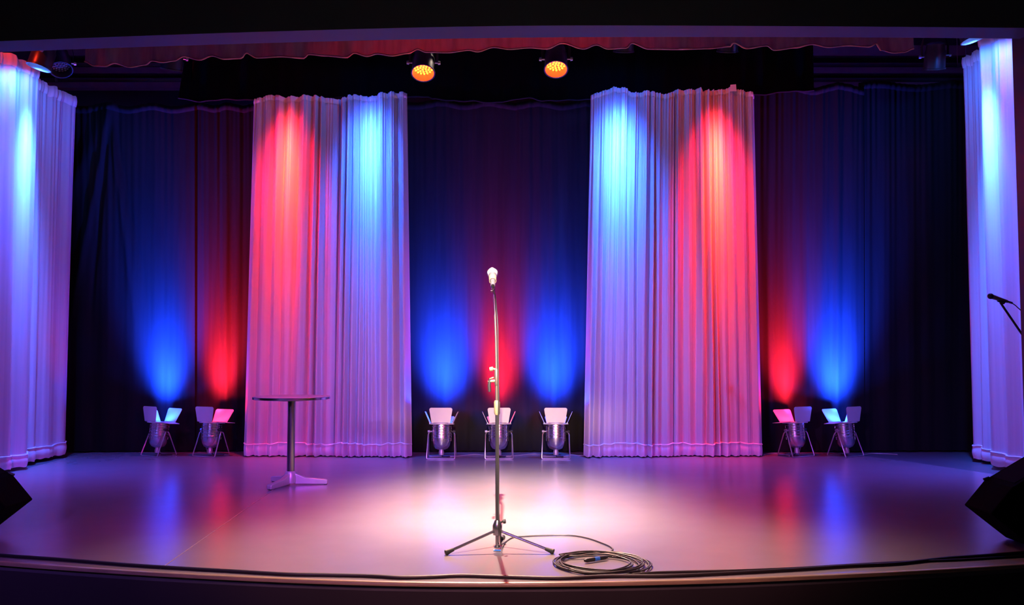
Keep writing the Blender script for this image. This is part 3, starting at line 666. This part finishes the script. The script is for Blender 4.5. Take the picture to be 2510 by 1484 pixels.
mb = MB(); mb.tube([dd*.02, dd*.055, dd*.075], [.0105, .0105, .005], 12); mb.build('plug_shell', M_BLK, cn)

# long cables along the stage edge
cable([(-120, 1349), (0, 1361.5), (150, 1372), (300, 1384), (420, 1392), (560, 1400), (700, 1408), (800, 1410), (900, 1412), (980, 1416), (1060, 1414.5), (1130, 1411.5), (1220, 1414), (1370, 1417.5), (1500, 1412.5), (1640, 1412), (1800, 1405), (1960, 1396), (2080, 1388), (2200, 1382), (2320, 1369), (2420, 1362), (2560, 1351)], 0.0085,
      'thick black cable lying along the whole curved stage edge', name='stage_cable')
cable([(1500, 1413), (1600, 1404.5), (1680, 1402), (1800, 1399.5), (1950, 1393.5), (2090, 1385), (2220, 1378), (2340, 1373.5), (2440, 1368), (2560, 1361)], 0.006,
      'thinner black cable beside the thick one, from the coil to the right edge', name='stage_cable')

# ------------------------------------------------------------------ wedge speakers
def wedge(label, V, mir, dep=0.30):
    """V: world position of the inward pointing corner's floor projection"""
    root = thing('wedge_speaker', label, 'speaker', (V.x, V.y, 0))
    s = -1 if mir else 1
    poly = [(0.0, .195), (.125, .340), (.60, .615), (.70, .56), (.80, .22), (.66, .006), (.24, .006)]
    mb = MB(); mb.prism([(s*x, z) for x, z in poly], -dep, 0); mb.build('cabinet', M_SPK, root, smooth=False, bevel=.008)
    # grille on the sloped face
    a, b = Vector((.125, 0, .340)), Vector((.60, 0, .615)); d = (b-a); n = Vector((-d.z, 0, d.x)).normalized()
    q = [a+d*.06+n*.004, a+d*.94+n*.004, a+d*.94-n*.004, a+d*.06-n*.004]
    mb = MB(); mb.prism([(s*p.x, p.z) for p in q], .03-dep, -.03); mb.build('grille', M_GRL, root, smooth=False, bevel=.003)
    mb = MB(); kx = a+n*.004
    mb.tube([(s*kx.x-s*.012, -.02, kx.z), (s*kx.x+s*.02, -.02, kx.z+.012)], .008, 8); mb.build('grille_lip', M_BLK, root)
    for yy in (.05-dep, -.05):
        for xx in (.28, .62):
            mb = MB(); mb.lathe([(0, 0), (.018, 0), (.018, .008), (0, .008)], 12, Matrix.Translation((s*xx, yy, 0))); mb.build('foot', M_RUB, root)
    mb = MB(); mb.tube([(s*.36, -dep-.002, .27), (s*.37, -dep-.022, .27), (s*.49, -dep-.022, .31), (s*.50, -dep-.002, .31)], .010, 8); mb.build('handle', M_BLK, root)
    return root
V = at(2362, 1238, 5.3); wedge('black wedge speaker on the stage floor at the right edge of the picture', V, False)
V = at(82, 1222, 5.5); wedge('black wedge speaker on the stage floor at the left edge of the picture', V, True)

# ------------------------------------------------------------------ right hand microphone on a boom stand
YR = 7.15
def rp(px, py, dy=0): return at(px, py, YR+dy)
base = rp(2600, 900); Bx = Vector((base.x, YR, 0))
st2 = thing('boom_stand', 'dark boom microphone stand reaching in from the right edge', 'stand', Bx)
piv = rp(2575, 925)-Bx; piv = Vector((0, 0, piv.z))
mb = MB(); mb.tube([Vector((0, 0, .1)), piv], .010, 12); mb.build('pole', M_BLK, st2)
mb = MB(); mb.tube([rp(2452, 742)-Bx, rp(2462, 757)-Bx, rp(2508, 824)-Bx, piv, piv+(piv-(rp(2508, 824)-Bx)).normalized()*.25], .0085, 12); mb.build('boom', M_BLK, st2)
mb = MB(); mb.lathe([(.012, -.03), (.022, -.02), (.022, .02), (.012, .03)], 14, Matrix.Translation(piv)); mb.build('joint', M_BLK, st2)
for k in range(3):
    a = 2*math.pi*k/3+.4; f = Vector((.30*math.cos(a), .30*math.sin(a), .014))
    mb = MB(); mb.tube([Vector((0, 0, .14)), f], .008, 8); lg = mb.build('leg', M_BLK, st2)
    mb = MB(); mb.tube([f*.93+Vector((0, 0, .008)), f], [.011, .014], 10); mb.build('rubber_foot', M_RUB, lg)
mb = MB(); mb.tube([rp(2447, 735)-Bx, rp(2462, 742)-Bx], .017, 14); mb.build('microphone_clip', M_BLK, st2)
h = rp(2428, 726.5, -.01); tl = rp(2470, 740); ax = (h-tl).normalized(); Q0 = ax.to_track_quat('Z', 'Y').to_matrix().to_4x4()
m2 = thing('microphone', 'dark microphone tilted left on the boom stand at the right edge', 'microphone', h)
M_MICD = mat('dark_grille', (0.03, 0.03, 0.035), 0.5, 0.6)
mb = MB(); mb.m = Q0; mb.lathe([(0.0, .024)]+[(.0235*math.cos(math.radians(a)), .024*math.sin(math.radians(a))) for a in range(80, -50, -10)]+[(.0, -.022)], 20); mb.build('grille', M_MICD, m2)
mb = MB(); mb.m = Q0; mb.lathe([(0, -.015), (.019, -.018), (.017, -.05), (.012, -.145), (0, -.145)], 18); mb.build('body', M_MICB, m2)
mb = MB(); mb.m = Q0; mb.lathe([(0, -.143), (.010, -.143), (.010, -.185), (0, -.185)], 14); mb.build('plug', M_CHROME, m2)
P = spline([h-ax*.183, rp(2492, 752), rp(2512, 775), rp(2530, 830, -.02), rp(2575, 930, -.03), Vector((Bx.x-.02, YR-.03, .9)), Vector((Bx.x-.02, YR-.03, .2)), Vector((Bx.x-.12, YR-.2, .006)), Vector((Bx.x+.3, YR-.5, .006))], 8)
c0 = P[0].copy(); mb = MB(); mb.tube([p-c0 for p in P], .004, 7); o = mb.build('microphone_cable', M_CABLE); o.location = c0
tag(o, 'thin cable hanging from the microphone at the right edge', 'cable')
